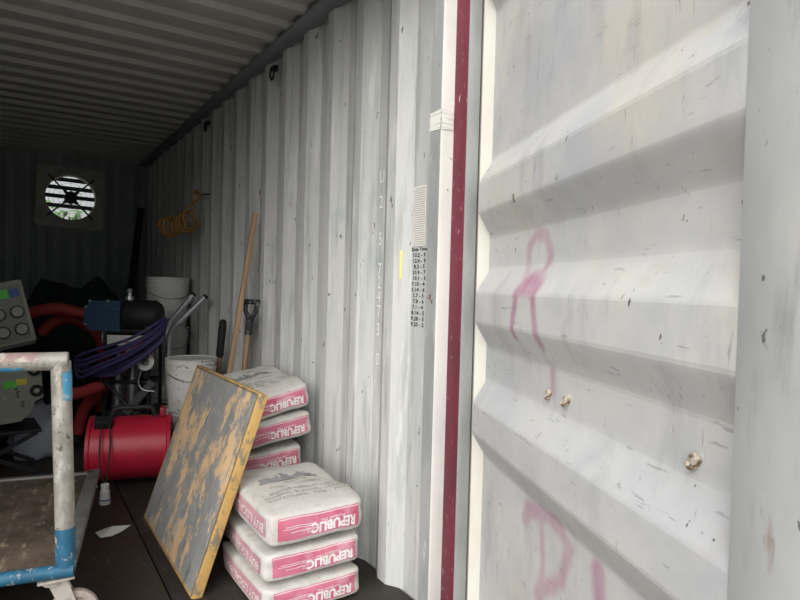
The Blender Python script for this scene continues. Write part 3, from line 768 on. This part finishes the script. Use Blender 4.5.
MB().cyl((.200, -.155, .60), (.200, -.181, .60), .026, n=20).build('gauge_dial', steel, gauge)
MB().box((.200, -.165, .675), (.045, .03, .09), bev=.006).build('gauge_neck', black_rubber, gauge)
MB().tube(spline([(.17, -.16, .54), (.155, -.17, .46), (.19, -.17, .41), (.26, -.16, .40)]), .006, 8).build('pipe', steel, pm)
for k, (o1, o2) in enumerate((((.275, .043, .40), (.531, .04, 1.043)), ((.225, .156, .50), (.415, .15, 1.055)))):
    p0 = Vector(o1); p2 = Vector(o2); kx = p0+Vector((.01, 0, .39 if k == 0 else .33))
    MB().tube(rounded([p0, kx, p2], .05), .019, 14).build('handle', chrome, pm)
    MB().tube([p2, p2+(p2-kx).normalized()*.012], .0205, 14).build('handle_cap', black_rubber, pm)
MB().bar((.19, -.11, .84), (.19, -.11, .48), .05, .035, bev=.006).build('hose_rest', black_rubber, pm)
MB().bar((.06, -.13, .24), (.24, -.15, .46), .05, .012, up=(0, 1, 0)).build('brace', steel, pm)
for x_, y_ in ((.17, -.17), (.17, .20)):
    wobj = MB().lathe([(.06, -.028), (.10, -.032), (.122, -.02), (.125, 0), (.122, .02), (.10, .032), (.06, .028)], (x_, y_, .127), 36, RX, close=True).build('tyre', black_rubber, pm)
    MB().lathe([(0, -.02), (.02, -.03), (.06, -.02), (.06, .02), (.02, .03), (0, .02)], (x_, y_, .127), 28, RX).build('wheel_hub', steel, wobj)
MB().tube([(.17, -.17, .127), (.17, .20, .127)], .012, 10).build('axle', steel, pm)
for x_ in (-.10,): MB().tube([(x_, -.10, .14), (x_, -.10, .0)], .015, 10).tube([(x_, .12, .14), (x_, .12, .0)], .015, 10).build('stand_foot', dark_metal, pm)

# purple cables slung over the unit
pc = thing('cable_bundle', (.62, 4.30, .66), 'bundle of dark purple cables slung across the front of the pump unit', 'cable')
pur = mat('cable_purple', '3b3560', .5, layers=[('2a2645', 20, .45, .7, .7, 3)])
base = Vector((.62, 4.30, .66)); rg = random.Random(8)
for k in range(5):
    o1 = Vector((rg.uniform(-.01, .01), -.012*k-.02, -.020*k))
    P = [Vector((.855, 4.285, .905))+o1*.6, Vector((.79, 4.265, .86))+o1, Vector((.64, 4.30, .765))+o1*1.25, Vector((.45, 4.40, .690))+o1*1.6, Vector((.365, 4.46, .650-.010*k))+o1*1.2,
         Vector((.345, 4.50, .62-.008*k)), Vector((.41, 4.47, .565-.010*k)), Vector((.56, 4.37, .60-.006*k))+o1*.6, Vector((.74, 4.29, .72-.008*k))+o1*.4, Vector((.85, 4.275, .80-.004*k))+o1*.3]
    MB().tube([p-base for p in spline(P, 7)], .0105, 8).build('strand', pur, pc)

# red hoses
hr = mat('hose_red', 'a53b3a', .55, layers=[('842d2e', 9, .45, .7, .7, 4)])
def hose(name, pts, r, label):
    b0 = Vector(pts[0]); t = thing(name, b0, label, 'hose')
    MB().tube([p-b0 for p in spline([Vector(p) for p in pts], 9)], r, 14).build('hose_body', hr, t)
    for e_, e2 in ((pts[0], pts[1]), (pts[-1], pts[-2])):
        e_, e2 = Vector(e_), Vector(e2); dv = (e2-e_).normalized()
        MB().tube([e_-b0-dv*.01, e_-b0+dv*.05], r*1.12, 14).build('end_cuff', black_rubber, t)
hose('red_hose', [(.0, 5.10, .80), (.08, 5.05, .885), (.24, 4.98, .93), (.40, 4.94, .90), (.55, 4.95, .88), (.70, 5.02, .75), (.74, 5.08, .40), (.72, 5.10, .06)], .043, 'thick red hose arching over behind the blue motor of the pump')
hose('red_hose', [(.14, 5.18, .70), (.24, 5.15, .82), (.36, 5.12, .85), (.46, 5.10, .80), (.56, 5.14, .68), (.60, 5.22, .40), (.58, 5.30, .06)], .040, 'red hose dipping below the thicker arched hose behind the pump')
hose('red_hose', [(.175, 4.13, .44), (.25, 4.17, .44), (.36, 4.28, .43), (.46, 4.38, .44), (.47, 4.47, .39), (.40, 4.60, .25), (.36, 4.64, .05)], .040, 'red hose running out from beside the lower grey control box')

# ================================================================== GREY CONTROL BOXES ON A FOLDING STAND
grey_box = mat('control_box_grey', '7b7f74', .5, layers=[('666a60', 6, .45, .7, .6, 4)])
grey_face = mat('control_face_grey', '666a67', .45, layers=[('585c59', 10, .45, .7, .6, 4)])
gs, ysn, bls = mat('sticker_green', '4fae3c', .5), mat('sticker_yellow', 'b9ad3c', .5), mat('sticker_blue', '2d4c86', .5)
SX, SY = -.115, 4.17
stand = thing('folding_stand', (SX, SY, 0), 'dark folding stand with crossed legs under the grey control boxes', 'stand', rz=R(5))
for s in (-.16, .16):
    MB().bar((-.24, s, .015), (.22, s, .262), .022, .012, up=(0, 1, 0)).build('leg', dark_metal, stand)
    MB().bar((.24, s, .015), (-.22, s, .262), .022, .012, up=(0, 1, 0)).build('leg', dark_metal, stand)
MB().box((0, 0, .272), (.48, .36, .018), bev=.003).build('shelf', dark_metal, stand)
b2 = thing('control_box', (SX, SY, .318), 'lower grey control box with sockets and a green and yellow sticker', 'control box', rot=(0, R(-5), R(5)))
s2 = [(-.25, 0), (.14, 0), (.20, .05), (.215, .10), (.26, .12), (.26, .345), (-.25, .345)]
k = len(s2); mb = MB()
mb.add([(x_, y_, z_) for y_ in (-.15, .15) for x_, z_ in s2], [tuple(range(k)), tuple(range(k, 2*k))]+[(i, (i+1) % k, k+(i+1) % k, k+i) for i in range(k)])
mb.build('casing', grey_box, b2, smooth=False)
MB().box((.105, -.152, .215), (.06, .004, .04)).build('green_sticker', gs, b2)
MB().box((.160, -.152, .225), (.05, .004, .035)).build('yellow_sticker', ysn, b2)
for x_, z_ in ((.225, .285), (.228, .165)):
    so = MB().lathe([(.020, 0), (.033, 0), (.033, .02), (.026, .026), (.020, .02)], (x_, -.15, z_), 24, RX, close=True).build('socket', black_rubber, b2)
    MB().cyl((x_, -.15, z_), (x_, -.165, z_), .012, n=14).build('pin', steel, so)
for x_, z_, sz, tx in ((.135, .155, .05, 'S'), (.155, .095, .05, 'S'), (.13, .192, .035, '2')):
    tv, tf = text_geo(tx, sz, .001); MB().add([(x_+a*.9+b*.25, -.1515, z_+b-a*.3) for a, b in tv], tf).build('lettering', ink, b2, smooth=False)
MB().cyl((.075, -.15, .14), (.075, -.157, .14), .008, n=12).build('rivet', steel, b2)
MB().box((0, -.152, .325), (.46, .006, .03)).build('dark_strip', black_rubber, b2)
b1 = thing('control_box', (SX+.085, SY-.01, .695), 'upper grey control box with round knobs and green and blue stickers', 'control box', rot=(R(-4), R(-13), R(4)))
MB().box((-.06, 0, .05), (.40, .26, .02)).build('foot_plate', dark_metal, b1)
MB().box((-.06, 0, .235), (.42, .28, .36), bev=.012).build('casing', grey_box, b1)
MB().box((-.06, -.142, .23), (.38, .008, .31), bev=.003).build('face_plate', grey_face, b1)
MB().box((.03, -.148, .345), (.085, .004, .05)).build('green_sticker', gs, b1)
MB().box((.095, -.148, .345), (.05, .004, .045)).build('blue_sticker', bls, b1)
for z_ in (.235, .135):
    for x_ in (-.18, -.09, 0, .09):
        kn = MB().lathe([(.024, 0), (.036, 0), (.036, .006), (.024, .006)], (x_, -.146, z_), 24, RX, close=True).build('knob_ring', black_rubber, b1)
        MB().lathe([(.0, .03), (.026, .03), (.030, .024), (.031, 0)], (x_, -.148, z_), 24, RX).build('knob', grey_box, kn)

# crumpled white sack and green cloth under the stand
def cloth(name, loc, size, seed, m, label, cat):
    bm = bmesh.new(); bmesh.ops.create_icosphere(bm, subdivisions=4, radius=1)
    for v in bm.verts:
        c = v.co.copy(); n = noise.noise(c*1.6+Vector((seed, 0, 0)))*.35+abs(noise.noise(c*3.5+Vector((0, seed, 0))))*.22
        v.co = Vector((c.x*(1+n)*size[0], c.y*(1+n)*size[1], max(c.z*(1+n), -.75)*size[2]+size[2]*.75))
    me = bpy.data.meshes.new(name); bm.to_mesh(me); bm.free(); me.materials.append(m)
    me.polygons.foreach_set('use_smooth', [True]*len(me.polygons))
    o = link(name, me); o.location = loc; return tag(o, label, cat)
cloth('plastic_sack', (.13, 4.50, .0), (.16, .11, .19), 3, mat('sack_white', 'c6cad8', .6, layers=[('a5a9bb', 8, .45, .7, .6, 4)], bump=.5, bscale=18), 'crumpled bluish-white plastic sack on the floor behind the folding stand', 'sack')
cloth('green_cloth', (.20, 4.80, .0), (.09, .09, .20), 9, mat('cloth_green', '1f5a4a', .8, bump=.4, bscale=20), 'dark green cloth heaped behind the white sack', 'cloth')
cloth('tarp_heap', (.48, 6.4, 0), (.50, .40, .62), 5, mat('tarp_dark_green', '24352c', .75, bump=.5, bscale=6), 'big dark green tarp heaped in front of the back wall', 'tarp')
cloth('orange_bag', (-.32, 5.6, 0), (.18, .18, .56), 12, mat('bag_orange', '7b4a31', .8, bump=.4, bscale=10), 'dull orange sack standing beside the dark green tarp', 'sack')
# dark pole in the back corner
p0, p1 = Vector((.93, 6.90, .0)), Vector((1.15, 7.12, 1.93))
dp_ = thing('dark_post', p0, 'long dark post leaning in the back corner', 'post')
MB().bar((0, 0, .015), p1-p0, .06, .045, bev=.006).build('shaft', black_rubber, dp_)
MB().bar((p1-p0)*.985, (p1-p0)*1.0, .066, .051).build('end_cap', dark_metal, dp_)

# scrap of paper on the floor
bm = bmesh.new(); pts = [(-.075, .005), (-.055, -.03), (-.01, -.03), (.03, -.012), (.075, .02), (.05, .022), (.02, .016), (-.005, .03), (-.03, .018)]
vs_ = [bm.verts.new((x_, y_*1.9, .006+.012*abs(noise.noise(Vector((x_*30, y_*30, 1)))))) for x_, y_ in pts]
c_ = bm.verts.new((-.005, 0, .03))
for i in range(len(vs_)): bm.faces.new((vs_[i], vs_[(i+1) % len(vs_)], c_))
me = bpy.data.meshes.new('paper_scrap'); bm.to_mesh(me); bm.free(); me.materials.append(paper)
o = link('paper_scrap', me); o.location = (.39, 2.985, .0); o.rotation_euler.z = R(-5)
md = o.modifiers.new('thick', 'SOLIDIFY'); md.thickness = .001
tag(o, 'torn scrap of white paper on the dark floor in front of the red blower', 'paper')
